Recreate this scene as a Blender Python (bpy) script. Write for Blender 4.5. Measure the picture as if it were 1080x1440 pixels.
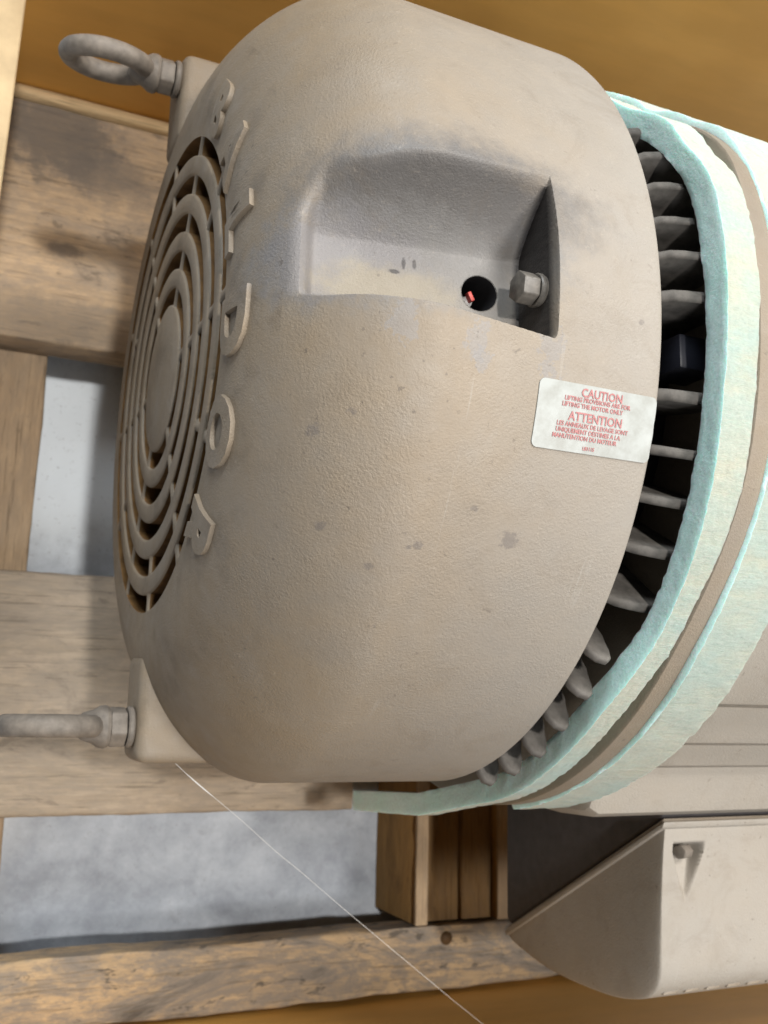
import bpy, bmesh, math, random
from mathutils import Vector, Matrix, noise
random.seed(7)
for o in list(bpy.data.objects): bpy.data.objects.remove(o)
SC = bpy.context.scene
COL = SC.collection
S = 0.21            # metres per unit; one unit is the radius of the fan cover
PI = math.pi

# ------------------------------------------------------------------ camera
CAM = Vector((-1.2343, -0.8024, 2.4199))
def rodrigues(r):
    th = r.length; k = r / th
    return Matrix.Rotation(th, 3, k)
Rcv = rodrigues(Vector((-.1854, -.4276, .0637))) @ Matrix(((1, 0, 0), (0, -1, 0), (0, 0, -1)))
right, down, fwd = Rcv[0], Rcv[1], Rcv[2]
cd = bpy.data.cameras.new('camera'); cam = bpy.data.objects.new('camera', cd); COL.objects.link(cam)
M = Matrix((right, -down, -fwd)).transposed().to_4x4(); M.translation = CAM * S
cam.matrix_world = M
cd.sensor_fit = 'VERTICAL'; cd.sensor_height = 36; cd.sensor_width = 27
cd.lens = 36 * 1378.15 / 1440
cd.clip_start = 0.01; cd.clip_end = 50
cd.dof.use_dof = True; cd.dof.focus_distance = 1.75 * S; cd.dof.aperture_fstop = 19.0
SC.camera = cam

# ------------------------------------------------------------------ light
w = bpy.data.worlds.new('World'); SC.world = w; w.use_nodes = True
bg = w.node_tree.nodes['Background']; bg.inputs[0].default_value = (0.86, 0.93, 1.0, 1); bg.inputs[1].default_value = 0.04
def area(name, loc, aim, size, power, col):
    l = bpy.data.lights.new(name, 'AREA'); l.shape = 'RECTANGLE'; l.size = size[0]; l.size_y = size[1]
    l.energy = power; l.color = col
    o = bpy.data.objects.new(name, l); COL.objects.link(o); o.location = loc
    o.rotation_euler = (Vector(aim) - Vector(loc)).to_track_quat('-Z', 'Y').to_euler()
    return o
WARM = (1.0, 0.965, 0.92)
area('overhead_light', (-0.50, 0.35, 8.0), (-.10, 0, 0), (0.32, 0.5), 420, WARM)
area('overhead_light', (0.95, -0.75, 2.4), (0, 0, 0), (0.5, 0.5), 31, WARM)  # added unseen fill to brighten the back wall, no known fixture
area('overhead_light', (0.90, 1.00, 2.2), (0, 0, 0), (0.6, 0.6), 48, WARM)
area('side_light', (-0.85, 1.75, 1.5), (0, 0, 0), (1.0, 0.9), 46, (0.88, 0.95, 1.0))
area('side_light', (0.0, -1.6, 1.6), (0, 0, 0), (0.8, 0.8), 15, (0.95, 0.97, 1.0))  # added unseen fill from the front side, no known window
SC.view_settings.view_transform = 'Standard'; SC.view_settings.look = 'None'
SC.view_settings.exposure = 0.0; SC.view_settings.gamma = 1
SC.render.engine = 'CYCLES'
SC.render.resolution_x = 768; SC.render.resolution_y = 1024

# ------------------------------------------------------------------ materials
class NT:
    def __init__(s, name):
        s.m = bpy.data.materials.new(name); s.m.use_nodes = True
        s.t = s.m.node_tree; s.b = s.t.nodes['Principled BSDF']
        s.co = s.t.nodes.new('ShaderNodeTexCoord').outputs['Object']
    def n(s, typ, **kw):
        nd = s.t.nodes.new(typ)
        for k, v in kw.items(): setattr(nd, k, v)
        return nd
    def link(s, a, b): s.t.links.new(a, b)
    def mapping(s, scale=(1, 1, 1), loc=(0, 0, 0), rot=(0, 0, 0), src=None):
        m = s.n('ShaderNodeMapping'); m.inputs['Scale'].default_value = scale; m.inputs['Location'].default_value = loc
        m.inputs['Rotation'].default_value = rot
        s.link(src or s.co, m.inputs['Vector']); return m.outputs[0]
    def noise(s, scale, detail=4, rough=.55, src=None, dist=0):
        nd = s.n('ShaderNodeTexNoise'); nd.inputs['Scale'].default_value = scale; nd.inputs['Detail'].default_value = detail
        nd.inputs['Roughness'].default_value = rough; nd.inputs['Distortion'].default_value = dist
        s.link(src or s.co, nd.inputs['Vector']); return nd.outputs['Fac']
    def ramp(s, fac, stops):
        nd = s.n('ShaderNodeValToRGB'); e = nd.color_ramp.elements
        while len(e) < len(stops): e.new(.5)
        for i, (p, c) in enumerate(stops):
            e[i].position = p; e[i].color = (c, c, c, 1) if isinstance(c, (int, float)) else (*c, 1)
        s.link(fac, nd.inputs[0]); return nd.outputs[0]
    def mix(s, fac, a, b, mode='MIX'):
        nd = s.n('ShaderNodeMix', data_type='RGBA', blend_type=mode)
        for sock, v in ((nd.inputs['Factor'], fac), (nd.inputs['A'], a), (nd.inputs['B'], b)):
            if hasattr(v, 'is_linked'): s.link(v, sock)
            elif isinstance(v, (int, float)): sock.default_value = v
            else: sock.default_value = (*v, 1)
        return nd.outputs['Result']
    def math(s, op, a, b=0.0, clamp=False):
        nd = s.n('ShaderNodeMath', operation=op, use_clamp=clamp)
        for sock, v in ((nd.inputs[0], a), (nd.inputs[1], b)):
            if hasattr(v, 'is_linked'): s.link(v, sock)
            else: sock.default_value = v
        return nd.outputs[0]
    def blob(s, centre, radius, edge=.5, wobble=None, amount=0.0, stretch=(1, 1, 1)):
        """mask that is 1 inside a patch round a point (units), with a noisy outline"""
        nd = s.n('ShaderNodeVectorMath', operation='SUBTRACT'); s.link(s.co, nd.inputs[0])
        nd.inputs[1].default_value = tuple(c * S for c in centre)
        sc = s.n('ShaderNodeVectorMath', operation='MULTIPLY'); s.link(nd.outputs[0], sc.inputs[0]); sc.inputs[1].default_value = stretch
        ln = s.n('ShaderNodeVectorMath', operation='LENGTH'); s.link(sc.outputs[0], ln.inputs[0])
        d = s.math('DIVIDE', ln.outputs['Value'], radius * S)
        if wobble is not None: d = s.math('ADD', d, s.math('MULTIPLY', s.math('SUBTRACT', wobble, .5), amount))
        mr = s.n('ShaderNodeMapRange', interpolation_type='SMOOTHSTEP'); s.link(d, mr.inputs['Value'])
        mr.inputs['From Min'].default_value = 1 - edge; mr.inputs['From Max'].default_value = 1 + edge
        mr.inputs['To Min'].default_value = 1; mr.inputs['To Max'].default_value = 0
        return mr.outputs[0]
    def bump(s, h, strength, dist, prev=None):
        nd = s.n('ShaderNodeBump'); nd.inputs['Strength'].default_value = strength; nd.inputs['Distance'].default_value = dist
        s.link(h, nd.inputs['Height'])
        if prev is not None: s.link(prev, nd.inputs['Normal'])
        return nd.outputs[0]
    def done(s, col, rough=.6, normal=None, spec=.4):
        b = s.b
        if hasattr(col, 'is_linked'): s.link(col, b.inputs['Base Color'])
        else: b.inputs['Base Color'].default_value = (*col, 1)
        if hasattr(rough, 'is_linked'): s.link(rough, b.inputs['Roughness'])
        else: b.inputs['Roughness'].default_value = rough
        b.inputs['Specular IOR Level'].default_value = spec
        if normal is not None: s.link(normal, b.inputs['Normal'])
        return s.m

DUST = (0.258, 0.197, 0.130); PAINT = (0.238, 0.199, 0.155); GREY = (0.30, 0.295, 0.295)
def paint_mat(name, cover=False, dust=.5):
    s = NT(name)
    big = s.noise(9, 5, .6); mid = s.noise(60, 5, .65); fine = s.noise(600, 3, .6); grit = s.noise(260, 4, .7)
    f = s.ramp(s.math('ADD', s.math('MULTIPLY', big, .65), s.math('MULTIPLY', mid, .35)), [(.38, 0.), (.62, 1.)])
    col = s.mix(s.math('MULTIPLY', f, dust, True), PAINT, DUST)
    rough = s.ramp(mid, [(.3, .50), (.7, .72)])
    if cover:
        # dust lies thick on the fan end, is thinner near the rim, wiped and grimy round the pocket, with its shade added
        sep = s.n('ShaderNodeSeparateXYZ'); s.link(s.co, sep.inputs[0])
        mr = s.n('ShaderNodeMapRange'); s.link(sep.outputs['X'], mr.inputs['Value'])
        mr.inputs['From Min'].default_value = -.62 * S; mr.inputs['From Max'].default_value = -.02 * S
        col = s.mix(s.math('MULTIPLY', mr.outputs[0], .55), col, (0.345, 0.325, 0.298))
        wob = s.noise(110, 5, .7); wobc = s.noise(420, 4, .7)
        rub_shade = s.blob((-.45, .115, .93), .22, .40, wob, .9, (.8, 1.9, 1))
        col = s.mix(s.math('MULTIPLY', rub_shade, .85), col, (0.115, 0.112, 0.112))  # grey rub and grime, darkened further to paint in the scoop's shade
        flo = s.blob((-.50, .0, .86), .20, .25, wob, .8, (.7, 1.6, .6))
        col = s.mix(s.math('MULTIPLY', flo, .75), col, (0.205, 0.198, 0.19))
        stain = s.blob((-.53, -.03, .86), .075, .35, wob, 1.4, (.55, 1.4, .6))
        col = s.mix(s.math('MULTIPLY', stain, .7), col, (0.285, 0.245, 0.18))
        soil = s.blob((-.60, .0, .85), .12, .3, wob, 1.2, (.75, 1.2, .6))
        col = s.mix(s.math('MULTIPLY', s.math('SUBTRACT', soil, stain, True), .45), col, (0.19, 0.18, 0.19))
        for c, r, st, a in (((-.407, -.165, .985), .022, (1, .6, 1), 2.2), ((-.395, -.195, .98), .016, (1, .8, 1), 2.2), ((-.545, -.150, .97), .030, (1.3, .7, 1), 2.0),
                            ((-.25, -.165, .985), .030, (1.2, .7, 1), 3.0)):
            ch = s.blob(c, r, .10, s.math('ADD', s.math('MULTIPLY', s.noise(170, 5, .75), .65), s.math('MULTIPLY', wobc, .35)), a * 2.4, st)
            col = s.mix(s.math('MULTIPLY', ch, .55), col, (0.24, 0.228, 0.222))
        for c, r in (((-.27, -.497, .868), .019), ((-.618, -.491, .788), .010), ((-.455, -.52, .853), .010), ((-.47, -.525, .85), .006), ((-.05, -.07, 1), .007), ((-.66, -.33, .84), .016), ((-.60, -.30, .885), .010), ((-.53, -.56, .81), .008), ((-.36, -.45, .893), .007)):
            ch = s.blob(c, r, .35, wobc, 3.2, (1, 1.25, 1))
            col = s.mix(s.math('MULTIPLY', ch, .5), col, (0.12, 0.105, 0.10))
        for c, st in zip(((-0.501, 0.011, 0.835),(-0.482, 0.030, 0.835),(-0.461, 0.031, 0.835)), ((.7, 1.6, .15), (1.8, .6, .15), (1.8, .8, .15))):
            ch = s.blob(c, .0075, .3, wobc, 1.2, st)
            col = s.mix(s.math('MULTIPLY', ch, .85), col, (0.05, 0.045, 0.045))
        # dark blotches over the fan end, raised letters included
        sm = s.ramp(s.noise(38, 4, .6), [(.52, 0.), (.68, 1.)])
        band = s.math('LESS_THAN', sep.outputs['X'], -.715 * S)
        col = s.mix(s.math('MULTIPLY', s.math('MULTIPLY', sm, band), .45), col, (0.11, 0.085, 0.06))
        # near-black streaked tone on the pocket's end wall
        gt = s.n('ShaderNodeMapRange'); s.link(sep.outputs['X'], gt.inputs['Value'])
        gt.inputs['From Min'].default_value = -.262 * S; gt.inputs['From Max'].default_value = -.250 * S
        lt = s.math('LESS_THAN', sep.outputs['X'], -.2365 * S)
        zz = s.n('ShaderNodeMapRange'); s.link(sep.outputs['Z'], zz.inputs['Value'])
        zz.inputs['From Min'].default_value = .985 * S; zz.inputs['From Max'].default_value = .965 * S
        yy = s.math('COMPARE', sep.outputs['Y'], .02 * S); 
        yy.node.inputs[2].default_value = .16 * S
        end_dark = s.math('MULTIPLY', s.math('MULTIPLY', s.math('MULTIPLY', gt.outputs[0], lt), zz.outputs[0]), yy)
        rough = s.mix(s.math('MULTIPLY', rub_shade, .6), rough, (.36, .36, .36))
    sp = s.ramp(s.noise(240, 3, .6), [(.66, 0.), (.72, 1.)])
    col = s.mix(s.math('MULTIPLY', s.math('MULTIPLY', sp, s.ramp(s.noise(14, 3), [(.42, 0.), (.6, 1.)])), .55), col, (0.10, 0.083, 0.07))
    cl = s.noise(32, 6, .72, dist=.6)
    col = s.mix(s.math('MULTIPLY', s.ramp(cl, [(.52, 0.), (.66, 1.)]), .22), col, (0.175, 0.138, 0.098))
    col = s.mix(s.math('MULTIPLY', s.ramp(cl, [(.32, 1.), (.45, 0.)]), .12), col, (0.36, 0.325, 0.28))
    sc_ = s.noise(120, 4, .65, s.mapping((1, .06, .06), rot=(0, 0, .5)), .3)
    col = s.mix(s.math('MULTIPLY', s.math('MULTIPLY', s.ramp(sc_, [(.66, 0.), (.70, 1.)]), s.ramp(s.noise(20, 2), [(.5, 0.), (.62, 1.)])), .35), col, (0.40, 0.37, 0.33))
    rough = s.mix(s.math('MULTIPLY', s.ramp(s.noise(18, 4, .6), [(.5, 0.), (.68, 1.)]), .7), rough, (.40, .40, .40))
    pale_grit = s.ramp(grit, [(.62, 0.), (.75, 1.)])  # pale specks of dust grit
    col = s.mix(s.math('MULTIPLY', pale_grit, .22), col, (0.50, 0.43, 0.35))
    if cover:
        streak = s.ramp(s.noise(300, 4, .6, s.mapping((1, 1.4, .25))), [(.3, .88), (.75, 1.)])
        col = s.mix(s.math('MULTIPLY', end_dark, streak), col, (0.018, 0.016, 0.016))
    amp = s.ramp(s.noise(28, 4, .6), [(.35, .35), (.65, 1.)])
    nb = s.bump(s.math('MULTIPLY', s.noise(900, 3, .65), amp), .46, .0011)
    nb = s.bump(s.noise(300, 2, .6), .07, .0014, nb)
    nb = s.bump(s.noise(30, 2), .06, .004, nb)
    return s.done(col, rough, nb, .42)
M_COVER = paint_mat('dusty_cover_paint', True, .9)
M_PAINT = paint_mat('dusty_paint', False, .55)
_k = PAINT, DUST
PAINT = (.325, .295, .255); DUST = (.325, .28, .225)
M_LID = paint_mat('lid_paint', False, .6)
PAINT, DUST = _k
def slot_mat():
    s = NT('bounce_brown'); f = s.noise(120, 4)  # warm bounce off the box walls put into the slot colour
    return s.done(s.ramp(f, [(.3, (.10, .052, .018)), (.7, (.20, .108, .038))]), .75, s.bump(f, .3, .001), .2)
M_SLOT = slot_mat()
def plain(name, c, rough=.6, var=.15, scale=80, spec=.4, metal=0, bump=.15, bd=.001):
    s = NT(name); f = s.noise(scale, 5, .6)
    lo = tuple(v * (1 - var) for v in c); hi = tuple(min(1, v * (1 + var)) for v in c)
    m = s.done(s.ramp(f, [(.3, lo), (.7, hi)]), rough, s.bump(f, bump, bd), spec)
    s.b.inputs['Metallic'].default_value = metal
    return m
M_FIN = plain('grey_fin_paint', (.115, .104, .092), .75, .4, 140)
M_CORE = plain('dark_barrel', (.055, .053, .052), .7, .3, 60)
M_STEEL = plain('dusty_steel', (.175, .150, .124), .6, .3, 150)
M_BOLT = plain('plated_bolt', (.125, .113, .098), .45, .4, 220, .5)
M_DARK = plain('dark_interior', (.012, .012, .013), .85, .3, 90, .15)
M_BLACK = plain('black_plastic', (.012, .013, .02), .45, .2)
M_BOX = plain('shaded_box_paint', (.050, .045, .046), .6, .2, 120)  # shade on the terminal box base put into its dark colour
M_RED = plain('faded_red_plastic', (.60, .10, .085), .45, .2, 200)
M_PALE = plain('pale_metal', (.45, .43, .42), .45, .2, 200)
M_THREAD = plain('white_thread', (.80, .80, .78), .6, .05)
def sticker_mat():
    s = NT('white_sticker'); f = s.noise(120, 5, .65)
    col = s.ramp(f, [(.35, (.31, .315, .29)), (.6, (.385, .40, .38))])
    st = s.blob((-.238, -.225, .975), .035, .5, f, 1.5, (1, 1, 1))
    col = s.mix(s.math('MULTIPLY', st, .5), col, (.36, .34, .26))
    return s.done(col, .42, s.bump(s.noise(300, 3), .08, .0006), .5)
M_STICK = sticker_mat()
M_INK = plain('faded_red_ink', (.40, .165, .16), .5, .15, 500)
def foam_mat(name, a, b, streak):
    s = NT(name)
    f = s.noise(25, 4); g = s.noise(650, 4, .7)
    col = s.mix(s.ramp(f, [(.35, 0.), (.65, 1.)]), a, b)
    col = s.mix(s.math('MULTIPLY', s.ramp(g, [(.35, 1.), (.6, 0.)]), .30), col, tuple(v * .60 for v in b))
    if streak:
        st = s.noise(120, 5, .75, s.mapping((.30, 1, 1)))
        col = s.mix(s.math('MULTIPLY', s.ramp(st, [(.30, 1.), (.52, 0.)]), .35), col, (.50, .46, .33))
        dirt = s.noise(18, 4, .6)
        col = s.mix(s.math('MULTIPLY', s.ramp(dirt, [(.60, 0.), (.72, 1.)]), .35), col, (.46, .36, .24))
        nb = s.bump(st, .35, .0025)
    else: nb = s.bump(g, .35, .0015)
    m = s.done(col, .9, nb, .1)
    s.b.inputs['Subsurface Weight'].default_value = .9
    s.b.inputs['Subsurface Radius'].default_value = (.020, .030, .027)
    return m
M_FOAM_CUT = foam_mat('mint_foam_cut', (.66, .98, .90), (.74, .99, .93), False)
M_FOAM_SKIN = foam_mat('cream_foam_skin', (.425, .43, .355), (.36, .44, .395), True)
def wood_mat(name, light, mid, grey, dark, axis, stain=.6, blots=()):
    s = NT(name)
    oi = s.n('ShaderNodeObjectInfo')
    off = s.n('ShaderNodeVectorMath', operation='SCALE'); 
    cmb = s.n('ShaderNodeCombineXYZ'); 
    for i in range(3): s.link(oi.outputs['Random'], cmb.inputs[i])
    s.link(cmb.outputs[0], off.inputs[0]); off.inputs['Scale'].default_value = 7.3
    add = s.n('ShaderNodeVectorMath', operation='ADD'); s.link(s.co, add.inputs[0]); s.link(off.outputs[0], add.inputs[1])
    src = add.outputs[0]
    sc = {'x': (.09, 1, 1), 'y': (1, .09, 1)}[axis]
    half = tuple(v if v == 1 else .38 for v in sc)
    grain = s.noise(260, 6, .7, s.mapping(sc, src=src), .6)
    band = s.noise(45, 5, .65, s.mapping(tuple(v if v == 1 else .25 for v in sc), src=src), .5)
    blot = s.noise(24, 8, .72, s.mapping(half, src=src), .9)
    spot = s.noise(110, 5, .65, s.mapping(half, src=src), .4)
    dap = s.noise(170, 5, .7, s.mapping(tuple(v if v == 1 else .5 for v in sc), src=src))
    col = s.mix(s.ramp(band, [(.36, 0.), (.64, 1.)]), light, mid)
    col = s.mix(s.math('MULTIPLY', s.ramp(grain, [(.38, 1.), (.60, 0.)]), .45), col, tuple(v * .62 for v in mid))
    col = s.mix(s.math('MULTIPLY', s.ramp(dap, [(.46, 0.), (.58, 1.)]), stain * .7), col, grey)
    col = s.mix(s.math('MULTIPLY', s.ramp(blot, [(.46, 0.), (.57, 1.)]), stain), col, grey)
    col = s.mix(s.math('MULTIPLY', s.ramp(blot, [(.57, 0.), (.66, 1.)]), stain), col, dark)
    col = s.mix(s.math('MULTIPLY', s.ramp(spot, [(.60, 0.), (.66, 1.)]), stain * .85), col, dark)
    ln = s.noise(520, 3, .6, s.mapping(tuple(v if v == 1 else .035 for v in sc), src=src), .15)
    col = s.mix(s.math('MULTIPLY', s.ramp(ln, [(.34, 1.), (.42, 0.)]), .55), col, tuple(v * .38 for v in mid))
    for c, rad_, st_, amt, cc in blots:
        bl = s.blob(c, rad_, .45, s.noise(60, 5, .7), 1.6, st_); col = s.mix(s.math('MULTIPLY', bl, amt), col, cc)
    nb = s.bump(grain, .35, .002); nb = s.bump(blot, .2, .003, nb)
    return s.done(col, .8, nb, .2)
M_WOODX = wood_mat('weathered_board', (.55, .385, .22), (.44, .32, .195), (.23, .195, .16), (.10, .085, .07), 'x', 1.0)
M_WOODS = wood_mat('stained_board', (.56, .41, .26), (.46, .34, .22), (.30, .245, .19), (.11, .09, .07), 'x', .6, [((-1.33, .36, .15), .17, (.8, 1, .3), .8, (.13, .115, .10)), ((-1.15, .24, .15), .11, (.6, 1.2, .3), .65, (.16, .14, .12)), ((-1.3, -.39, .15), .16, (.5, 1.6, .3), .55, (.21, .18, .145)), ((-1.28, -.10, .15), .035, (.6, 1.3, .3), .7, (.10, .085, .075))])
M_WOODX2 = wood_mat('weathered_board_plain', (.42, .34, .255), (.35, .285, .21), (.265, .225, .18), (.17, .14, .11), 'x', .6)
M_WOODY = wood_mat('cross_board', (.45, .33, .21), (.36, .26, .165), (.27, .21, .15), (.12, .09, .06), 'y', .4)
M_BATTEN = wood_mat('pale_batten', (.70, .52, .30), (.62, .45, .25), (.50, .36, .2), (.3, .2, .1), 'x', .2)  # paler wood than the deck boards
M_STRING = wood_mat('brown_stringer', (.40, .235, .085), (.32, .18, .06), (.25, .15, .06), (.12, .07, .03), 'y', .4)
M_DKBOARD = wood_mat('dark_board', (.24, .145, .06), (.20, .115, .045), (.17, .11, .06), (.09, .055, .03), 'y', .4)
def card_mat():
    s = NT('brown_fibreboard'); f = s.noise(10, 5, .55); g = s.noise(500, 3, .6)
    st = s.noise(35, 4, .6, s.mapping((.25, 1, 1)))
    col = s.ramp(f, [(.3, (.71, .38, .085)), (.7, (.78, .445, .118))])
    col = s.mix(s.math('MULTIPLY', s.ramp(st, [(.4, 1.), (.6, 0.)]), .12), col, (.25, .13, .04))
    return s.done(col, .55, s.bump(g, .12, .0008), .35)
M_CARD = card_mat()
M_CARD_EDGE = plain('pale_board_edge', (.50, .37, .21), .7, .12, 60)
def floor_mat():
    s = NT('concrete'); a = s.noise(14, 6, .62, dist=.5); b = s.noise(60, 5, .6); c = s.noise(7, 4); a = s.math('ADD', s.math('MULTIPLY', a, .6), s.math('MULTIPLY', s.noise(40, 6, .7), .4))
    col = s.ramp(a, [(.34, (.22, .24, .275)), (.5, (.35, .38, .425)), (.66, (.49, .525, .57))])
    col = s.mix(s.math('MULTIPLY', s.ramp(b, [(.60, 0.), (.72, 1.)]), .5), col, (.25, .26, .29))
    col = s.mix(s.math('MULTIPLY', s.ramp(c, [(.5, 0.), (.7, 1.)]), .25), col, (.52, .50, .46))
    gap_light = s.blob((-.80, .15, -1.58), .42, .4, s.noise(30, 5, .7), .8)
    col = s.mix(s.math('MULTIPLY', gap_light, .75), col, (.80, .86, .90))  # brighter patch paints the light falling through the gap into the floor colour
    col = s.mix(s.math('MULTIPLY', s.ramp(s.noise(300, 3, .6), [(.62, 0.), (.7, 1.)]), .35), col, (.22, .22, .23))
    return s.done(col, .6, s.bump(b, .1, .002), .3)
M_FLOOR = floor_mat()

# ------------------------------------------------------------------ helpers
ORG = {}
def empty(name, org):
    o = bpy.data.objects.new(name, None); COL.objects.link(o); o.location = Vector(org) * S
    o.empty_display_size = .02; ORG[o.name] = Vector(org); return o
def tag(o, label=None, cat=None, group=None, kind=None):
    for k, v in (('label', label), ('category', cat), ('group', group), ('kind', kind)):
        if v: o[k] = v
    return o
def place(o, parent, org):
    if parent is not None:
        o.parent = parent; o.location = (Vector(org) - ORG[parent.name]) * S
    else: o.location = Vector(org) * S
    ORG[o.name] = Vector(org)
def mesh(name, verts, faces, mats, parent=None, org=(0, 0, 0), smooth=True, midx=None, angle=None):
    """verts are world positions in units"""
    g = Vector(org)
    me = bpy.data.meshes.new(name); me.from_pydata([(Vector(v) - g) * S for v in verts], [], faces)
    for m in (mats if isinstance(mats, (list, tuple)) else [mats]): me.materials.append(m)
    if midx: me.polygons.foreach_set('material_index', midx)
    me.polygons.foreach_set('use_smooth', [smooth] * len(me.polygons)); me.update()
    if angle is not None: me.set_sharp_from_angle(angle=math.radians(angle))
    o = bpy.data.objects.new(name, me); COL.objects.link(o); place(o, parent, org); return o
def from_bm(name, bm, mats, parent=None, org=(0, 0, 0), smooth=True, angle=35):
    bm.normal_update(); bmesh.ops.recalc_face_normals(bm, faces=bm.faces)
    vs = [v.co.copy() for v in bm.verts]; bm.verts.index_update()
    fs = [[v.index for v in f.verts] for f in bm.faces]; mi = [f.material_index for f in bm.faces]; bm.free()
    return mesh(name, vs, fs, mats, parent, org, smooth, mi, angle)
def dup(o, parent, org, rot=None):
    c = o.copy(); COL.objects.link(c); place(c, parent, org)
    if rot is not None: c.rotation_euler = rot
    return c
def box_bm(x0, x1, y0, y1, z0, z1, bev=0, seg=2):
    y0, y1 = min(y0, y1), max(y0, y1)
    bm = bmesh.new()
    r = bmesh.ops.create_cube(bm, size=1)
    for v in bm.verts: v.co = Vector(((x0 + x1) / 2 + v.co.x * (x1 - x0), (y0 + y1) / 2 + v.co.y * (y1 - y0), (z0 + z1) / 2 + v.co.z * (z1 - z0)))
    if bev: bmesh.ops.bevel(bm, geom=list(bm.edges), offset=bev, segments=seg, affect='EDGES', profile=.5)
    return bm
def lathe_x(prof, n=48, c=(0, 0), squash=None):
    """closed profile [(x, r)] turned about the X axis through y, z = c"""
    vs, fs = [], []; m = len(prof)
    for i in range(n):
        a = 2 * PI * i / n
        for x, r in prof: vs.append((x, c[0] + r * math.sin(a), c[1] + r * math.cos(a)))
    for i in range(n):
        j = (i + 1) % n
        for k in range(m):
            l = (k + 1) % m
            fs.append((i * m + k, i * m + l, j * m + l, j * m + k))
    return vs, fs
def tube(path, rad, n=10, closed=False):
    vs, fs = [], []; m = len(path); up = None
    for i, p in enumerate(path):
        p = Vector(p); a = Vector(path[i - 1]) if (i or closed) else p; b = Vector(path[(i + 1) % m]) if (i < m - 1 or closed) else p
        t = (b - a).normalized()
        if up is None:
            up = Vector((0, 0, 1)) if abs(t.z) < .9 else Vector((0, 1, 0))
        s1 = t.cross(up).normalized(); u1 = s1.cross(t).normalized(); up = u1
        r = rad(i / (m - 1)) if callable(rad) else rad
        for k in range(n):
            an = 2 * PI * k / n; vs.append(p + (s1 * math.cos(an) + u1 * math.sin(an)) * r)
    for i in range(m if closed else m - 1):
        for k in range(n):
            j = (i + 1) % m; fs.append((i * n + k, i * n + (k + 1) % n, j * n + (k + 1) % n, j * n + k))
    if not closed: fs.append(tuple(range(n))[::-1]); fs.append(tuple((m - 1) * n + k for k in range(n)))
    return vs, fs
def hexnut(x0, x1, y, z, rad, turn=0.0, bev=.004):
    bm = bmesh.new(); a = []; b = []
    for k in range(6):
        an = turn + k * PI / 3
        a.append(bm.verts.new((x0, y + rad * math.sin(an), z + rad * math.cos(an)))); b.append(bm.verts.new((x1, y + rad * math.sin(an), z + rad * math.cos(an))))
    bm.faces.new(a); bm.faces.new(b[::-1])
    for k in range(6): bm.faces.new((a[k], b[k], b[(k + 1) % 6], a[(k + 1) % 6]))
    bmesh.ops.bevel(bm, geom=list(bm.edges), offset=bev, segments=2, affect='EDGES', profile=.5)
    return bm

H = 1.2; ZF = -1.58
# ------------------------------------------------------------------ floor
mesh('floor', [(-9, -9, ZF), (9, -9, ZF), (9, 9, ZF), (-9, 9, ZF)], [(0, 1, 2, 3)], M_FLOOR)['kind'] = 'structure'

# ------------------------------------------------------------------ pallet
PAL = empty('wooden_pallet', (0, 0, ZF))
tag(PAL, 'weathered wooden pallet of rough boards lying under the motor', 'pallet')
def board(name, x0, x1, y0, y1, z0, z1, mat, seed, axis='x', wob=.006, parent=PAL, bev=.012):
    """a sawn board with slightly wavering, chipped edges"""
    n = 60; vs, fs = [], []
    a0, a1 = (x0, x1) if axis == 'x' else (y0, y1)
    b0, b1 = (y0, y1) if axis == 'x' else (x0, x1)
    sec = [(b0, z0), (b0, z1 - bev), (b0 + bev * .4, z1 - bev * .3), (b0 + bev * 1.2, z1), (b1 - bev * 1.2, z1), (b1 - bev * .4, z1 - bev * .3), (b1, z1 - bev), (b1, z0)]
    for i in range(n + 1):
        a = a0 + (a1 - a0) * i / n
        for k, (b, z) in enumerate(sec):
            q = Vector((a * 2.2, k // 4 * 9.0 + seed * 3.7, k * .11))
            d = noise.noise(q) * wob + noise.noise(q * 6) * wob * .6
            zz = z + (noise.noise(q * 1.7 + Vector((5, 5, 5))) * wob * .7 if k not in (0, 7) else 0)
            vs.append((a, b + d, zz) if axis == 'x' else (b + d, a, zz))
    for i in range(n):
        for k in range(8): fs.append((i * 8 + k, i * 8 + (k + 1) % 8, (i + 1) * 8 + (k + 1) % 8, (i + 1) * 8 + k))
    fs.append(tuple(range(8))); fs.append(tuple(n * 8 + k for k in range(8))[::-1])
    bm = bmesh.new(); vv = [bm.verts.new(v) for v in vs]
    for f in fs: bm.faces.new([vv[i] for i in f])
    return from_bm(name, bm, mat, parent, ((x0 + x1) / 2, (y0 + y1) / 2, z0), True, 40)
board('deck_board', -1.9, 2.6, .468, 1.412, -H - .15, -H, M_WOODS, 1)
board('deck_board', -1.9, .305, -1.205, -.372, -H - .15, -H, M_WOODX2, 2.2)
board('deck_board', -1.9, 2.6, -1.888, -1.652, -H - .13, -H + .004, M_WOODX, 3.1, wob=.012)
board('batten', -1.17, 2.6, 1.416, 1.462, -H - .10, -H + .02, M_BATTEN, 4.4, wob=.003)
board('bearer', -1.75, -.94, -1.86, 1.40, ZF + .004, -H - .152, M_WOODY, 5.2, 'y')
board('bearer', .585, .632, -1.645, 1.40, ZF + .004, -H - .002 - .0, M_STRING, 6.7, 'y', .003)
board('bearer', .955, 1.03, -1.645, 1.40, ZF + .004, -H - .002, M_STRING, 7.7, 'y', .003)
board('inner_board', .638, .800, -1.642, .46, -H - .10, -H - .035, M_DKBOARD, 8.3, 'y', .003)
board('inner_board', .804, .948, -1.642, .46, -H - .10, -H - .030, M_DKBOARD, 9.9, 'y', .003)
board('lit_top_strip', .583, .634, -1.645, -.3, -H - .0015, -H + .012, M_WOODY, 11, 'y', .003, bev=.004)  # added strips put the bearers' lit tops into lighter wood
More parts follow.
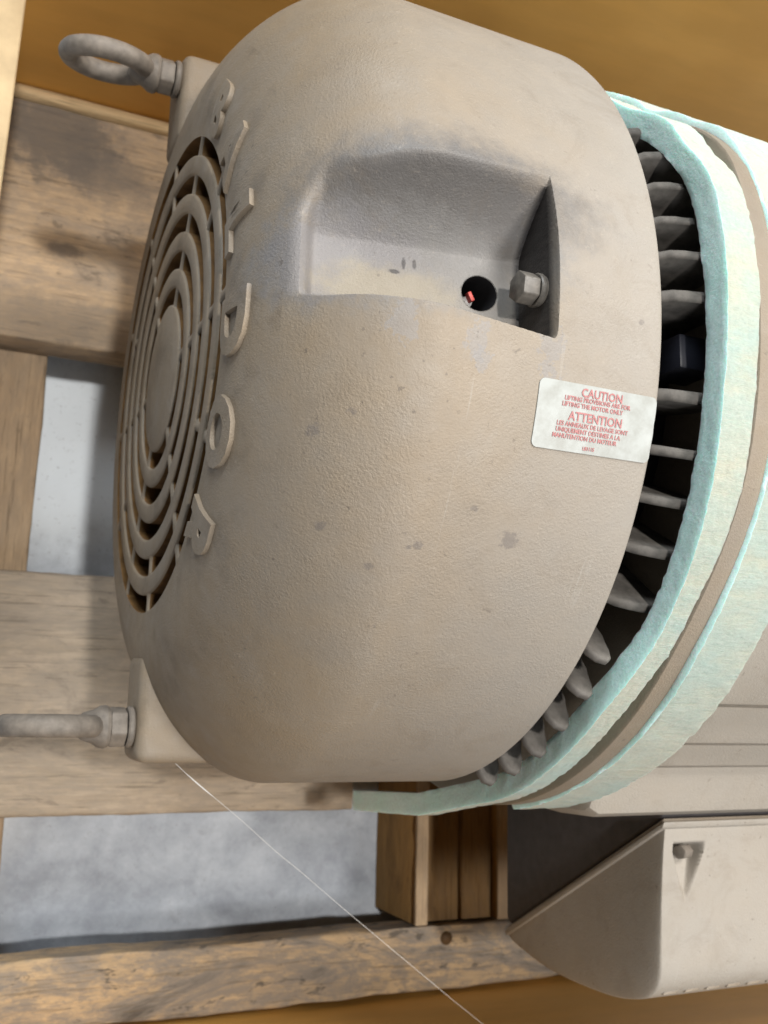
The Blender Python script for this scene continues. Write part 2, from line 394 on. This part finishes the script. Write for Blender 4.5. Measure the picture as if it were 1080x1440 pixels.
board('lit_top_strip', .952, 1.034, -1.645, -.3, -H - .0015, -H + .012, M_WOODY, 12, 'y', .003, bev=.004)
mesh('knot', *tube([(.72, -1.70, -H - .02), (.72, -1.70, -H + .0075)], .026, 14), plain('knot_wood', (.10, .055, .022), .7), PAL, (.72, -1.7, -H))

# ------------------------------------------------------------------ crate walls
CR = empty('shipping_box', (0, 0, ZF))
tag(CR, 'brown fibreboard shipping box walls standing around the motor', 'box')
def panel(x0, x1, y0, y1, z0, z1, mat, rot=0.0, label=None):
    o = from_bm('wall_panel', box_bm(x0, x1, y0, y1, z0, z1, .004, 1), mat, CR, ((x0 + x1) / 2, (y0 + y1) / 2, z0), False, None)
    o.rotation_euler.z = rot
    if label: o['label'] = label
panel(-1.24, 2.9, 1.466, 1.51, ZF + .004, .62, M_CARD)
panel(-1.24, 2.9, -1.95, -1.906, ZF + .004, .10, M_CARD)
panel(-1.262, -1.184, -.4, 1.462, -H + .03, -.46, M_CARD_EDGE, math.radians(-1.2), 'pale raw wooden end wall')

# ------------------------------------------------------------------ motor
MO = empty('electric_motor', (0, 0, -H))
tag(MO, 'dusty beige electric motor with slotted fan cover lying on the pallet', 'motor')
AX = (0, 0, 0)
L, RF, FA, FN, RG, RH = .767, .66, .30, 1.65, .5965, .1886
def prad(x):
    if x >= -L + FA: return 1.0
    k = min(max(1 - (x + L) / FA, 0), 1)
    return RF + (1 - RF) * (1 - k ** FN) ** (1 / FN)
def px_of_r(r):          # axial position of the cover's skin at radius r
    if r <= RF: return -L
    q = min((r - RF) / (1 - RF), 1)
    return -L + FA * (1 - (1 - q ** FN) ** (1 / FN))
def smin(a, b, k):
    h = max(k - abs(a - b), 0) / k
    return min(a, b) - h * h * k / 4
def interp(x, pts):
    if x <= pts[0][0]: return pts[0][1]
    for (a, b), (c, d) in zip(pts, pts[1:]):
        if x <= c: return b + (d - b) * (x - a) / (c - a)
    return pts[-1][1]
def pocket(x, y):
    """height of the moulded pocket in the top of the cover"""
    t = (x + .70) / .46
    z0 = .795 + .073 * t
    yt = interp(x, [(-.75, .100), (-.70, .135), (-.62, .160), (-.534, .174), (-.236, .190)]); yb = -.077 - .047 * min(max(t, 0), 1)
    z = z0
    ym = .062
    if y > ym:
        q = (y - ym) / (yt - ym); z += (max(prad(x), z0 + .03) - z0) * (  .86 * q ** 1.35 if q < 1 else .86 + 1.4 * (q - 1))
    if y < yb + .02: z += ((yb + .02 - y) / .02) ** 2 * .018
    if y < yb: z += (yb - y) * 9
    if x < -.655: z += (-.655 - x) ** 1.5 * 9
    if x > -.246: z += (x + .246) * 24
    return z
def skin(x, r, a):
    y = r * math.sin(a); z = r * math.cos(a)
    if abs(a) < .32 and -.765 < x < -.2 and z > 0:
        z = smin(z, pocket(x, y), (.022 if y > .0 else .022) + .05 * min(max((-.60 - x) / .06, 0), 1))
    return (x, y, z)
FC = None
def drop(a):
    t = min(max((math.degrees(a) - 17) / 26, 0), 1); return 1 - .115 * t * t * (3 - 2 * t)
def build_cover():
    global FC
    outer = [(-L, RG)] + [(-L, RG + (RF - RG) * i / 3) for i in (1, 2)]
    for i in range(15): outer.append((px_of_r(RF + (.86 - RF) * i / 14), RF + (.86 - RF) * i / 14))
    x = outer[-1][0]
    xs = []
    while x < -.262: x += .0055; xs.append(x)
    xs += [-.258, -.254, -.2505, -.2485] + [-.2470 + .0007 * i for i in range(13)] + [-.2365, -.234, -.229, -.222]
    xs += [-.20, -.17, -.14, -.11, -.08, -.05, -.02, -.006]
    outer += [(x, prad(x)) for x in xs]
    lip = [(-.0015, .9985), (.002, .995), (.002, .975), (-.001, .970)]
    inner = [(-.1, .968), (-.22, .967)] + [(x, .966) for x in (-.235, -.26, -.30, -.35, -.40, -.45)] + [(-.50, .955), (-.56, .925), (-.62, .875), (-.67, .81), (-.705, .73), (-.72, .66), (-.722, RG)]
    prof = outer + lip + inner; no = len(outer); m = len(prof)
    A = []
    a = -.215
    while a < .255: A.append(a); a += .0016 if -.17 < a < -.06 else .0032
    rest = 2 * PI - (A[-1] - A[0]); k = 300
    A += [A[-1] + rest * i / k for i in range(1, k)]
    vs, fs, mi = [], [], []
    hc, hr = HOLE
    for a in A:
        for j, (x, r) in enumerate(prof):
            if j < no: vs.append(skin(x, r, a))
            else:
                y, z = r * math.sin(a), r * math.cos(a)
                if j >= no + 4 and abs((a + PI) % (2 * PI) - PI) < .32 and x < -.2 and z > 0: z = min(z, skin(x, prad(max(x, -L + .001)), a)[2] - .028)
                vs.append((x, y, z))
    n = len(A)
    def inhole(v): return (v[0] - hc[0]) ** 2 + (v[1] - hc[1]) ** 2
    for i in range(n):
        i2 = (i + 1) % n
        for j in range(m):
            j2 = (j + 1) % m
            q = (i * m + j, i2 * m + j, i2 * m + j2, i * m + j2)
            if all(vs[t][2] > .7 and inhole(vs[t]) < hr * hr for t in q): continue
            if j >= no + 3 and abs((A[i] + PI) % (2 * PI) - PI) < .30 and prof[j][0] > -.65 and j2 != 0: continue
            fs.append(q); mi.append(1 if (j >= no + 4 or j2 == 0) else 0)
    # pull the ragged hole edge onto a true circle
    used = {}
    for f in fs:
        for t in f: used[t] = True
    for t in used:
        v = vs[t]
        if v[2] > .7 and inhole(v) < hr * hr:
            d = math.sqrt(inhole(v)) or 1e-6
            nx, ny = hc[0] + (v[0] - hc[0]) * hr / d, hc[1] + (v[1] - hc[1]) * hr / d
            vs[t] = (nx, ny, v[2])
    FC = mesh('fan_cover', vs, fs, [M_COVER, M_SLOT], MO, AX, True, mi, 50)
HOLE = ((-.3285, -.010), .0365)
build_cover()

# hole lining with the broken fitting inside
hx, hy = HOLE[0]; hz = pocket(hx, hy)
def hole_lining():
    n = 40; vs, fs = [], []
    for r, dz in ((.0375, .0006), (.0350, -.004), (.0345, -.03), (.033, -.035), (.033, -.20)):
        for k in range(n):
            a = 2 * PI * k / n; x = hx + r * math.cos(a); y = hy + r * math.sin(a)
            vs.append((x, y, pocket(x, y) + dz if dz > -.1 else hz + dz))
    for i in range(4):
        for k in range(n): fs.append((i * n + k, i * n + (k + 1) % n, (i + 1) * n + (k + 1) % n, (i + 1) * n + k))
    fs.append(tuple(4 * n + k for k in range(n)))
    mesh('bolt_hole', vs, fs, M_DARK, FC, (hx, hy, hz), True, None, 40)['label'] = 'dark round hole in the pocket floor'
hole_lining()
v, f = tube([(hx - .004, hy - .002, hz - .14), (hx - .004, hy - .002, hz - .045), (hx - .004, hy - .002, hz - .038)], lambda t: .0125 if t < .9 else .010, 14)
mesh('fitting', v, f, M_PALE, FC, (hx, hy, hz))
bm = box_bm(-.0045, .0045, -.010, .010, -.006, .008, .002)
bmesh.ops.rotate(bm, verts=bm.verts, cent=(0, 0, 0), matrix=Matrix.Rotation(math.radians(28), 3, 'Z'))
bmesh.ops.translate(bm, verts=bm.verts, vec=(hx - .003, hy + .004, hz - .033))
from_bm('red_tip', bm, M_RED, FC, (hx, hy, hz))['label'] = 'small red plastic tip inside the hole'

# pocket bolt
by, bz = -.020, .936
from_bm('bolt_head', hexnut(-.294, -.258, by, bz, .032, .35, .003), M_BOLT, FC, (-.25, by, bz), True, 30)
v, f = lathe_x([(-.257, .002), (-.257, .031), (-.254, .033), (-.248, .033), (-.245, .031), (-.236, .030), (-.236, .002)], 32, (by, bz))
mesh('bolt_washer', v, f, M_BOLT, FC, (-.25, by, bz), True, None, 30)

# grille ------------------------------------------------------------
PITCH = (RG - RH) / 4.47; SW = PITCH * .47
T0, T1 = -L - .002, -L + .052
def ring_prof(r0, r1):
    b = .006
    return [(T1, r0), (T0 + b, r0), (T0 + b * .3, r0 + b * .3), (T0, r0 + b), (T0, r1 - b), (T0 + b * .3, r1 - b * .3), (T0 + b, r1), (T1, r1)]
def ring_obj(r0, r1):
    v, f = lathe_x(ring_prof(r0, r1), 160)
    mi = []
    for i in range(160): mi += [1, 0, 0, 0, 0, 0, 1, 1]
    return mesh('grille_ring', v, f, [M_COVER, M_SLOT], FC, AX, True, mi, 60)
for k in range(1, 5):
    ring_obj(RH + k * PITCH - (PITCH - SW), RH + k * PITCH)
b = .006
v, f = lathe_x([(T1, .001), (T0 - .001, .001), (T0, RH * .5), (T0, RH - b), (T0 + b * .3, RH - b * .3), (T0 + b, RH), (T1, RH)], 128)
mi = []
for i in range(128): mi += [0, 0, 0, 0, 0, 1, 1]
mesh('grille_hub', v, f, [M_COVER, M_SLOT], FC, AX, True, mi, 60)
spokes = {}
def spoke(slot, ang):
    r0 = RH + slot * PITCH - .006; r1 = RH + slot * PITCH + SW + .006
    if slot not in spokes:
        wd = .0105; fl = .010; vs = []; fs = []; n = 9
        sec = [(-1, T1), (-1, T0 + .007), (-.6, T0 + .0022), (.6, T0 + .0022), (1, T0 + .007), (1, T1)]
        for i in range(n):
            t = i / (n - 1); r = r0 + (r1 - r0) * t
            hw = wd + fl * (abs(2 * t - 1) ** 3)
            for u, x in sec: vs.append((x, u * hw, r))
        for i in range(n - 1):
            for k in range(5): fs.append((i * 6 + k, i * 6 + k + 1, (i + 1) * 6 + k + 1, (i + 1) * 6 + k))
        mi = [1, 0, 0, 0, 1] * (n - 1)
        o = mesh('grille_spoke', vs, fs, [M_COVER, M_SLOT], FC, AX, True, mi, 60); spokes[slot] = o
    else: o = dup(spokes[slot], FC, AX)
    o.rotation_euler.x = -math.radians(ang)
for slot in range(5):
    for k in range(6): spoke(slot, 60 * k + 1)
    if slot >= 3:
        for k in range(6): spoke(slot, 60 * k + 31)
# back of the fan seen through the slots
v, f = lathe_x([(-.60, .002), (-.60, .30), (-.58, .62), (-.56, .62), (-.56, .002)], 64)
mesh('fan_wheel', v, f, M_DARK, MO, AX, True, None, 30)

# raised letters ------------------------------------------------------------
def text_mesh(txt, size, extrude, offset=0.0, bevel=0.0, res=4):
    c = bpy.data.curves.new('t', 'FONT'); c.body = txt; c.size = size; c.extrude = extrude; c.offset = offset
    c.bevel_depth = bevel; c.bevel_resolution = 1; c.resolution_u = res; c.align_x = 'CENTER'; c.align_y = 'BOTTOM_BASELINE'
    o = bpy.data.objects.new('t', c); COL.objects.link(o)
    dg = bpy.context.evaluated_depsgraph_get(); e = o.evaluated_get(dg); me = e.to_mesh()
    vs = [v.co.copy() for v in me.vertices]; fs = [tuple(p.vertices) for p in me.polygons]
    e.to_mesh_clear(); bpy.data.objects.remove(o); bpy.data.curves.remove(c)
    return vs, fs
for ch, ang in zip('BALDOR', (46, 28.5, 10.5, -7.5, -25.5, -43.5)):
    vs, fs = text_mesh(ch, .150, .5, .0048, .004, 4)
    bm = bmesh.new(); vv = [bm.verts.new(v) for v in vs]
    for q in fs:
        try: bm.faces.new([vv[i] for i in q])
        except ValueError: pass
    bmesh.ops.remove_doubles(bm, verts=bm.verts, dist=1e-5)
    bmesh.ops.triangulate(bm, faces=[q for q in bm.faces if len(q.verts) > 4])
    for _ in range(2):
        bmesh.ops.subdivide_edges(bm, edges=[e for e in bm.edges if (e.verts[0].co - e.verts[1].co).xy.length > .02], cuts=1)
    out = bm
    for vtx in out.verts:
        u, vv_, z = vtx.co
        r = .622 + vv_ * 1.0
        h = .0095 if z > .502 else (.006 if z > 0 else -.02)
        a = math.radians(ang) - u / .68 * 1.15
        xs = px_of_r(r); k = .35 if r > RF else 0
        rr = r + h * k; x = xs - h
        vtx.co = (x, rr * math.sin(a), rr * math.cos(a))
    from_bm('raised_letter', out, M_COVER, FC, AX, True, 40)

# lifting lugs with eyebolts ------------------------------------------------------------
def lug(sg):
    bm = box_bm(-.764, -.44, sg * .69, sg * .957, -.20, -.012)
    for vtx in bm.verts:
        if abs(vtx.co.y) > .9 and vtx.co.x > -.6: vtx.co.x = -.40
    es = [e for e in bm.edges]
    bmesh.ops.bevel(bm, geom=es, offset=.030, segments=4, affect='EDGES', profile=.5)
    from_bm('lifting_lug', bm, M_COVER, FC, AX, True, 50)
lug(-1); lug(1)
def eyebolt(sg, y, z, tilt, label):
    E_ = empty('eyebolt', (-.765, y, z)); E_.parent = MO; E_.location = (Vector((-.765, y, z)) - ORG[MO.name]) * S
    E_['label'] = label
    def part(nm, v, f, mat=M_STEEL, ang=30): return mesh(nm, v, f, mat, E_, (-.765, y, z), True, None, ang)
    part('washer', *lathe_x([(-.766, .004), (-.766, .046), (-.770, .050), (-.778, .050), (-.782, .047), (-.782, .004)], 32, (y, z)))
    from_bm('nut', hexnut(-.823, -.784, y, z, .050, .30 * sg, .005), M_STEEL, E_, (-.765, y, z), True, 30)
    part('collar', *lathe_x([(-.8235, .004), (-.8235, .048), (-.832, .052), (-.846, .050), (-.862, .040), (-.885, .033), (-.90, .02), (-.90, .004)], 32, (y, z)))
    cx = -.962; path = []
    n = 56; Rm, Rb = .098, .094
    for i in range(n):
        a = 2 * PI * i / n
        lx = cx + Rm * math.cos(a) * (1.06 if math.cos(a) > 0 else 1.0); lt = Rb * math.sin(a)
        path.append((lx, y + lt * math.sin(tilt), z + lt * math.cos(tilt)))
    part('ring', *tube(path, .027, 14, True), M_STEEL, 60)
eyebolt(-1, -.872, -.072, math.radians(2), 'lower eyebolt seen edge-on')
eyebolt(1, .885, -.055, math.radians(-16), 'upper eyebolt with its ring seen as an ellipse')

# caution sticker ------------------------------------------------------------
P0, P1 = math.radians(-12.05), math.radians(-19.35); X0, X1 = -.2715, -.0035
def on_cover(u, v, lift):       # u along the axis, v up (both in units) from the sticker centre
    a = (P0 + P1) / 2 + v + .0 ; r = 1 + lift
    return ((X0 + X1) / 2 + u, r * math.sin(a), r * math.cos(a))
hw, hv, rc = (X1 - X0) / 2, (P0 - P1) / 2, .012
ST = None
def sticker():
    global ST
    us = [-hw + rc * (1 - math.cos(t * PI / 16)) for t in range(9)] + [-hw + rc + (2 * hw - 2 * rc) * i / 12 for i in range(1, 12)] + [hw - rc * (1 - math.cos(t * PI / 16)) for t in range(8, -1, -1)]
    vs, fs = [], []; n = 9
    for lift in (.0022, .0004):
        for u in us:
            d = max(rc - (hw - abs(u)), 0); e = rc - math.sqrt(max(rc * rc - d * d, 0)); h = hv - e
            for k in range(n):
                q = on_cover(u, -h + 2 * h * k / (n - 1), lift + (.0022 * max(0, (u - hw + .05) / .05) ** 2 * max(0, noise.noise(Vector((u * 60, k * .5, 0))) + .4)))
                vs.append(q)
    m = len(us); o2 = m * n
    for i in range(m - 1):
        for k in range(n - 1):
            fs.append((i * n + k, (i + 1) * n + k, (i + 1) * n + k + 1, i * n + k + 1)); fs.append((o2 + i * n + k, o2 + i * n + k + 1, o2 + (i + 1) * n + k + 1, o2 + (i + 1) * n + k))
    for i in range(m - 1):
        for k in (0, n - 1): fs.append((i * n + k, (i + 1) * n + k, o2 + (i + 1) * n + k, o2 + i * n + k))
    for i in (0, m - 1):
        for k in range(n - 1): fs.append((i * n + k, i * n + k + 1, o2 + i * n + k + 1, o2 + i * n + k))
    ST = mesh('caution_label', vs, fs, M_STICK, MO, on_cover(0, 0, 0), True, None, 40)
    ST['label'] = 'white caution sticker with faded red print at the cover rim'
sticker()
lines = [('CAUTION', .115, .0225, .006, .03), ('LIFTING PROVISIONS ARE FOR', .225, .0118, -.002, .0), ('LIFTING THE MOTOR ONLY', .315, .0118, -.012, .0),
         ('ATTENTION', .475, .0235, -.002, .03), ('LES ANNEAUX DE LEVAGE SONT', .60, .0118, -.006, .0), ('UNIQUEMENT DESTINES A LA', .69, .0118, -.014, 0), ('MANUTENTION DU MOTEUR', .78, .0118, -.020, 0), ('LB1115', .92, .0095, -.008, 0)]
for txt, fy, size, dx, bold in lines:
    vs, fs = text_mesh(txt, size, 0, (.0005 if bold else .00032), 0, 2)
    cap = size * .70
    out = [on_cover(v.x * .93 + dx, hv - fy * 2 * hv - cap / 2 + v.y, .0034) for v in vs]
    # give the print a hair of thickness above the paper
    bm = bmesh.new(); vv = [bm.verts.new(q) for q in out]
    for q in fs:
        try: bm.faces.new([vv[i] for i in q])
        except ValueError: pass
    mesh('printed_line', out, fs, M_INK, ST, on_cover(0, 0, 0), False); bm.free()

# frame, fins, flange ------------------------------------------------------------
v, f = lathe_x([(-.20, .5), (-.03, .60), (-.03, .885), (.04, .895), (.052, .885), (.056, .80), (1.9, .80), (1.9, .3)], 128)
FR = mesh('frame', v, f, M_CORE, MO, AX, True, None, 35)
def fin_mesh(short=False):
    prof = [(.002, .78), (.002, .95), (.008, .985), (.022, 1.008), (.044, 1.016), (.058, 1.006), (.068, .98), (.072, .94), (.072, .78)] if short else [(.004, .78), (.004, .90), (.010, .935), (.024, .962), (.048, .983), (.08, .994), (.12, .997), (.34, .997), (.34, .78)]
    bm = bmesh.new(); t = .0105; a = [bm.verts.new((x, -t, r)) for x, r in prof]; b_ = [bm.verts.new((x, t, r)) for x, r in prof]
    bm.faces.new(a); bm.faces.new(b_[::-1]); n = len(prof)
    ed = []
    for k in range(n):
        fc = bm.faces.new((a[k], b_[k], b_[(k + 1) % n], a[(k + 1) % n]))
    for k in range(0, 7):
        for lst in (a, b_): ed.append(bm.edges.get((lst[k], lst[k + 1])))
    bmesh.ops.bevel(bm, geom=ed, offset=.008, segments=3, affect='EDGES', profile=.5)
    return from_bm('cooling_fin', bm, M_FIN, FR, AX, True, 40)
fin0 = tab0 = None
for ang in (27.6, 22.3, 17.0, 11.7, 6.4, 1.2, -11.1, -17.4, -23.4, -30.1, -37.2, -43.4, -49.2, -55.4, -61.6, -68, -74.5):
    if ang < -40:
        if tab0 is None: tab0 = o = fin_mesh(True)
        else: o = dup(tab0, FR, AX)
    elif fin0 is None: fin0 = o = fin_mesh()
    else: o = dup(fin0, FR, AX)
    o.rotation_euler.x = -math.radians(ang + random.uniform(-.3, .3))
    o.scale.z = random.uniform(1.01, 1.03) if ang < -40 else random.uniform(.985, 1.0)
    o.scale.y = random.uniform(.85, 1.2)
# darker clip between two fins
from_bm('clip', box_bm(.098, .20, -.115, -.040, .84, .935, .006), M_BLACK, FR, (.1, -.08, .86))
v, f = lathe_x([(.158, .8), (.158, 1.058), (.162, 1.063), (.212, 1.063), (.216, 1.058), (.216, .8)], 160)
def ease(t): t = min(max(t, 0), 1); return t * t * (3 - 2 * t)
v = [(x + (.030 * ease((math.degrees(math.atan2(y, z)) + 42) / 26)), y * drop(math.atan2(y, z)), z * drop(math.atan2(y, z))) for x, y, z in v]
mesh('flange_rim', v, f, M_PAINT, MO, AX, True, None, 40)['label'] = 'smooth tan rim between the two foam strips'
# ribbed side of the frame beyond the foam
def ribbed_side():
    sec = [(-.10, 1.02), (-.40, .94), (-.60, .82), (-.765, .665), (-.785, .640), (-.788, .60), (-.792, .565), (-.862, .505), (-.880, .485), (-.884, .45), (-.888, .425), (-.925, .390), (-.942, .372), (-.946, .34), (-.95, .325), (-1.04, .285), (-1.068, .268), (-1.078, .245), (-1.082, .10), (-1.05, -.55), (-.6, -.9), (0, -.95), (0, .6)]
    xs = [.33, .345, .37, .60, .9, 1.3, 1.9]
    vs, fs = [], []; m = len(sec)
    for i, x in enumerate(xs):
        sh = (.955, .985, 1)[min(i, 2)]
        for y, z in sec: vs.append((x, y * sh, z * sh))
    for i in range(len(xs) - 1):
        for k in range(m): fs.append((i * m + k, i * m + (k + 1) % m, (i + 1) * m + (k + 1) % m, (i + 1) * m + k))
    fs.append(tuple(range(m))[::-1])
    mesh('ribbed_casing', vs, fs, M_LID, MO, AX, True, None, 30)
ribbed_side()

# terminal box ------------------------------------------------------------
XB = .60
TB = empty('terminal_box', (XB, -1.2, -.57)); TB.parent = MO; TB.location = (Vector((XB, -1.2, -.57)) - ORG[MO.name]) * S
def prism(name, poly, x0, x1, mat, bev, parent, seg=3):
    bm = bmesh.new(); a = [bm.verts.new((x0, y, z)) for y, z in poly]; b_ = [bm.verts.new((x1, y, z)) for y, z in poly]; n = len(poly)
    bm.faces.new(a); bm.faces.new(b_[::-1])
    for k in range(n): bm.faces.new((a[k], b_[k], b_[(k + 1) % n], a[(k + 1) % n]))
    if bev: bmesh.ops.bevel(bm, geom=list(bm.edges), offset=bev, segments=seg, affect='EDGES', profile=.5)
    return from_bm(name, bm, mat, parent, (XB, -1.2, -.57), True, 40)
prism('box_base', [(-1.055, .225), (-1.09, .225), (-1.515, -.545), (-1.50, -.575), (-1.055, -.575)], XB + .012, 1.85, M_BOX, .012, TB)
prism('gasket', [(-1.088, .240), (-1.100, .240), (-1.535, -.548), (-1.523, -.556)], XB + .004, 1.86, M_PAINT, .003, TB, 1)
def lid():
    Cc, Bc = Vector((-1.098, .246)), Vector((-1.536, -.548))
    # outline of the lid's section, from the diagonal joint round the outside
    ctrl = [Bc, Vector((-1.562, -.50)), Vector((-1.60, -.30)), Vector((-1.605, -.05)), Vector((-1.585, .08)), Vector((-1.555, .145)), Vector((-1.50, .185)), Vector((-1.40, .204)), Vector((-1.25, .226)), Vector((-1.16, .240)), Vector((-1.115, .248)), Cc]
    sec = []
    for i in range(len(ctrl) - 1):
        p0, p1, p2, p3 = ctrl[max(i - 1, 0)], ctrl[i], ctrl[i + 1], ctrl[min(i + 2, len(ctrl) - 1)]
        nn = 26 if 7 <= i <= 8 else (14 if i == 9 else 6)
        for k in range(nn):
            t = k / nn
            sec.append(.5 * ((2 * p1) + (p2 - p0) * t + (2 * p0 - 5 * p1 + 4 * p2 - p3) * t * t + (3 * p1 - p0 - 3 * p2 + p3) * t ** 3))
    sec.append(Cc)
    mid = (Cc + Bc) / 2
    jn = (Cc - Bc).normalized(); nrm = Vector((-jn.y, jn.x))
    if nrm.x > 0: nrm = -nrm
    stations = []
    rr = .085
    for k in range(9):
        a = k / 8 * PI / 2; stations.append((XB + .045 * (1 - math.sin(a)) * 0 + rr * (1 - math.cos(a)) , 1 - .0))
    xs = []
    # end wall leans inwards from the joint, then rounds over into the top
    xs = [XB + .05 * (1 - math.cos(i / 40 * PI / 2)) for i in range(40)] + [XB + .05 + .004 * i for i in range(76)] + [XB + .36 + .05 * i for i in range(26)]
    vs, fs = [], []; m = len(sec)
    for x in xs:
        for p in sec:
            d = (p - Bc).dot(nrm)                       # height above the joint plane
            uq = min((x - XB) / .075, 1); hgt = .50 * math.sqrt(max(1 - (1 - uq) ** 2, 0)) ** 1.0 + (x - XB) * .6
            dd = smin(d, hgt, .09) if x > XB + .001 else min(d, .0)
            q = p + nrm * (dd - d)
            z = q.y
            # triangular pocket for the lid screw
            px, py = x - (XB + .088), q.x + 1.175
            if z > .1:
                wdt = .055 * max(0, 1 + (py + .0) / .145) if py < 0 else .055
                if py < .022 and wdt > 0 and -.055 < px < .06:
                    e = min((wdt - abs(px)) / .012, (.022 - py) / .012, 1)
                    if e > 0: z -= .050 * e * max(.15, min(1, 1 + py / .14))
            vs.append((x, q.x, z))
    for i in range(len(xs) - 1):
        for k in range(m - 1): fs.append((i * m + k, i * m + k + 1, (i + 1) * m + k + 1, (i + 1) * m + k))
    o = mesh('lid', vs, fs, M_LID, TB, (XB, -1.2, -.57), True, None, 60)
    o['label'] = 'beige sloping lid of the terminal box'
    return o
LID = lid()
prism('lid_flange', [(-1.094, .262), (-1.112, .254), (-1.546, -.540), (-1.530, -.549)], XB - .012, 1.86, M_LID, .004, TB, 2)
# lid screw
sx, sy, sz = XB + .088, -1.180, .205
bm = hexnut(-.022, .022, 0, 0, .020, .2, .003)
bmesh.ops.rotate(bm, verts=bm.verts, cent=(0, 0, 0), matrix=Matrix.Rotation(math.radians(20), 3, 'Y'))
bmesh.ops.translate(bm, verts=bm.verts, vec=(sx, sy, sz + .012))
from_bm('lid_screw', bm, M_STEEL, TB, (XB, -1.2, -.57), True, 30)
for i in range(9):
    x = XB + .10 + i * .075
    bm = box_bm(-.026, .022, -.012, .008, -.012, .006, .004)
    for vtx in bm.verts: vtx.co.x += vtx.co.y * 1.2
    bmesh.ops.translate(bm, verts=bm.verts, vec=(x, -1.549, .142))
    from_bm('lid_rib', bm, M_PAINT, TB, (XB, -1.2, -.57), True, 40)

# ------------------------------------------------------------------ foam strips
def foam(name, label, x0, x1, r0, r1, a0, a1, tail, seed, skew=None):
    """a band of foam bent over the motor; tail lists further (y, z) of its inner face below the bend"""
    st = []
    n = 230
    for i in range(n + 1):
        a = math.radians(a0 + (a1 - a0) * i / n)
        st.append((Vector((0, math.sin(a), math.cos(a))), None, i / n))
    path = []
    for d, _, t in st: path.append((d * r0 * drop(math.atan2(d.y, d.z)), d))
    last = path[-1]
    for (y, z) in tail:
        p = Vector((0, y, z)); prev = path[-1][0]
        k = 16
        for i in range(1, k + 1):
            q = prev.lerp(p, i / k); path.append((q, None))
    # outward directions from the path itself for the tail
    out = []
    for i, (p, d) in enumerate(path):
        if d is None:
            a, b_ = path[i - 1][0], path[min(i + 1, len(path) - 1)][0]
            if (b_ - a).length < 1e-6: a = path[i - 2][0]
            t = (b_ - a).normalized(); d = Vector((0, t.z, -t.y))
            if d.y > 0: d = -d
        out.append((p, d))
    th = r1 - r0; wd = x1 - x0
    NA, NB = 8, 10
    sec = [(0, i / NA, 1) for i in range(NA)] + [(i / NB, 1, 0) for i in range(NB)] + [(1, 1 - i / NA, 1) for i in range(NA)] + [(1 - i / NB, 0, 0) for i in range(NB)]
    vs, fs, mi = [], [], []; m = len(sec)
    sn = Vector((seed * 7.1, seed * 3.3, 0))
    for i, (p, d) in enumerate(out):
        s_ = i * .012
        for k, (u, v, c) in enumerate(sec):
            lump = noise.noise(Vector((s_ * 2.2, seed, 0))) * .012
            topl = .5 * (math.tanh((p.y - .25) * 5) + 1) * (noise.noise(Vector((s_ * 7, seed, 3))) * .022)
            uu = u - .04 * (1 if u == 1 else 0) * (1 if v in (0, 1) else 0) + .03 * (1 if u == 0 else 0) * (1 if v in (0, 1) else 0)
            pos = p + d * (v * (th + (lump + topl) * v)) + Vector((x0 + uu * wd, 0, 0))
            if skew: pos.x += skew(p, u)
            q = pos * 1.0 + sn
            f1 = noise.noise(q * 22) * .0016 + noise.noise(q * 80) * .0018 + noise.noise(q * 190) * .0018
            if u == 0: pos.x += f1 * (1.7 if v == 0 else .55) + noise.noise(Vector((s_ * 1.9, seed, 9))) * .006
            elif u == 1: pos.x += f1
            pos = pos + d * f1 * .7 * (1 if v > .9 else 0)
            vs.append(pos)
    for i in range(len(out) - 1):
        for k in range(m):
            fs.append((i * m + k, i * m + (k + 1) % m, (i + 1) * m + (k + 1) % m, (i + 1) * m + k))
            mi.append(0 if (k < NA or NA + NB <= k < 2 * NA + NB) else 1)
    fs.append(tuple(range(m))[::-1]); mi.append(0); fs.append(tuple((len(out) - 1) * m + k for k in range(m))); mi.append(0)
    o = mesh(name, vs, fs, [M_FOAM_CUT, M_FOAM_SKIN], None, (0, 0, r0), True, mi, 60)
    tag(o, label, 'foam', 'foam strips wrapped over the motor')
    return o
def sst(t): t = min(max(t, 0), 1); return t * t * (3 - 2 * t)
def widen(a): return .030 * sst((a + 42) / 26)
def skew1(p, u):
    a = math.degrees(math.atan2(p.y, p.z)); return widen(a) * u -.036 * sst((a - 12) / 14) - .05 * sst((a - 25) / 10) - (.034 * sst((-a - 36) / 16) if a > -88 else .034)
def skew2(p, u):
    a = math.degrees(math.atan2(p.y, p.z)); return widen(a) - .02 * sst((a - 12) / 14)
foam('foam_strip', 'mint and cream foam strip next to the fan cover, its end hanging below', .110, .164, 1.0, 1.060, 70, -80, [(-1.052, -.19), (-1.085, -.66)], 1.0, skew1)
foam('foam_strip', 'wide cream foam strip at the right edge, beyond the tan rim', .206, .355, 1.0, 1.074, 80, -84, [], 2.0, skew2)

# ------------------------------------------------------------------ stray thread
pts = []
A_, B_ = Vector((-.66, -.958, -.045)), Vector((.508, -1.818, -.5))
for i in range(40):
    t = i / 39; p = A_.lerp(B_, t); p.z -= .05 * math.sin(PI * t)
    p += Vector((noise.noise(Vector((t * 9, 0, 1))), noise.noise(Vector((t * 9, 4, 1))), 0)) * .003
    pts.append(p)
o = mesh('thread', *tube(pts, lambda t: .0005 + (.0011 if .05 < t < .10 else 0), 6), M_THREAD, None, A_)
tag(o, 'thin white thread hanging from the lower lifting lug across the floor gap', 'thread')
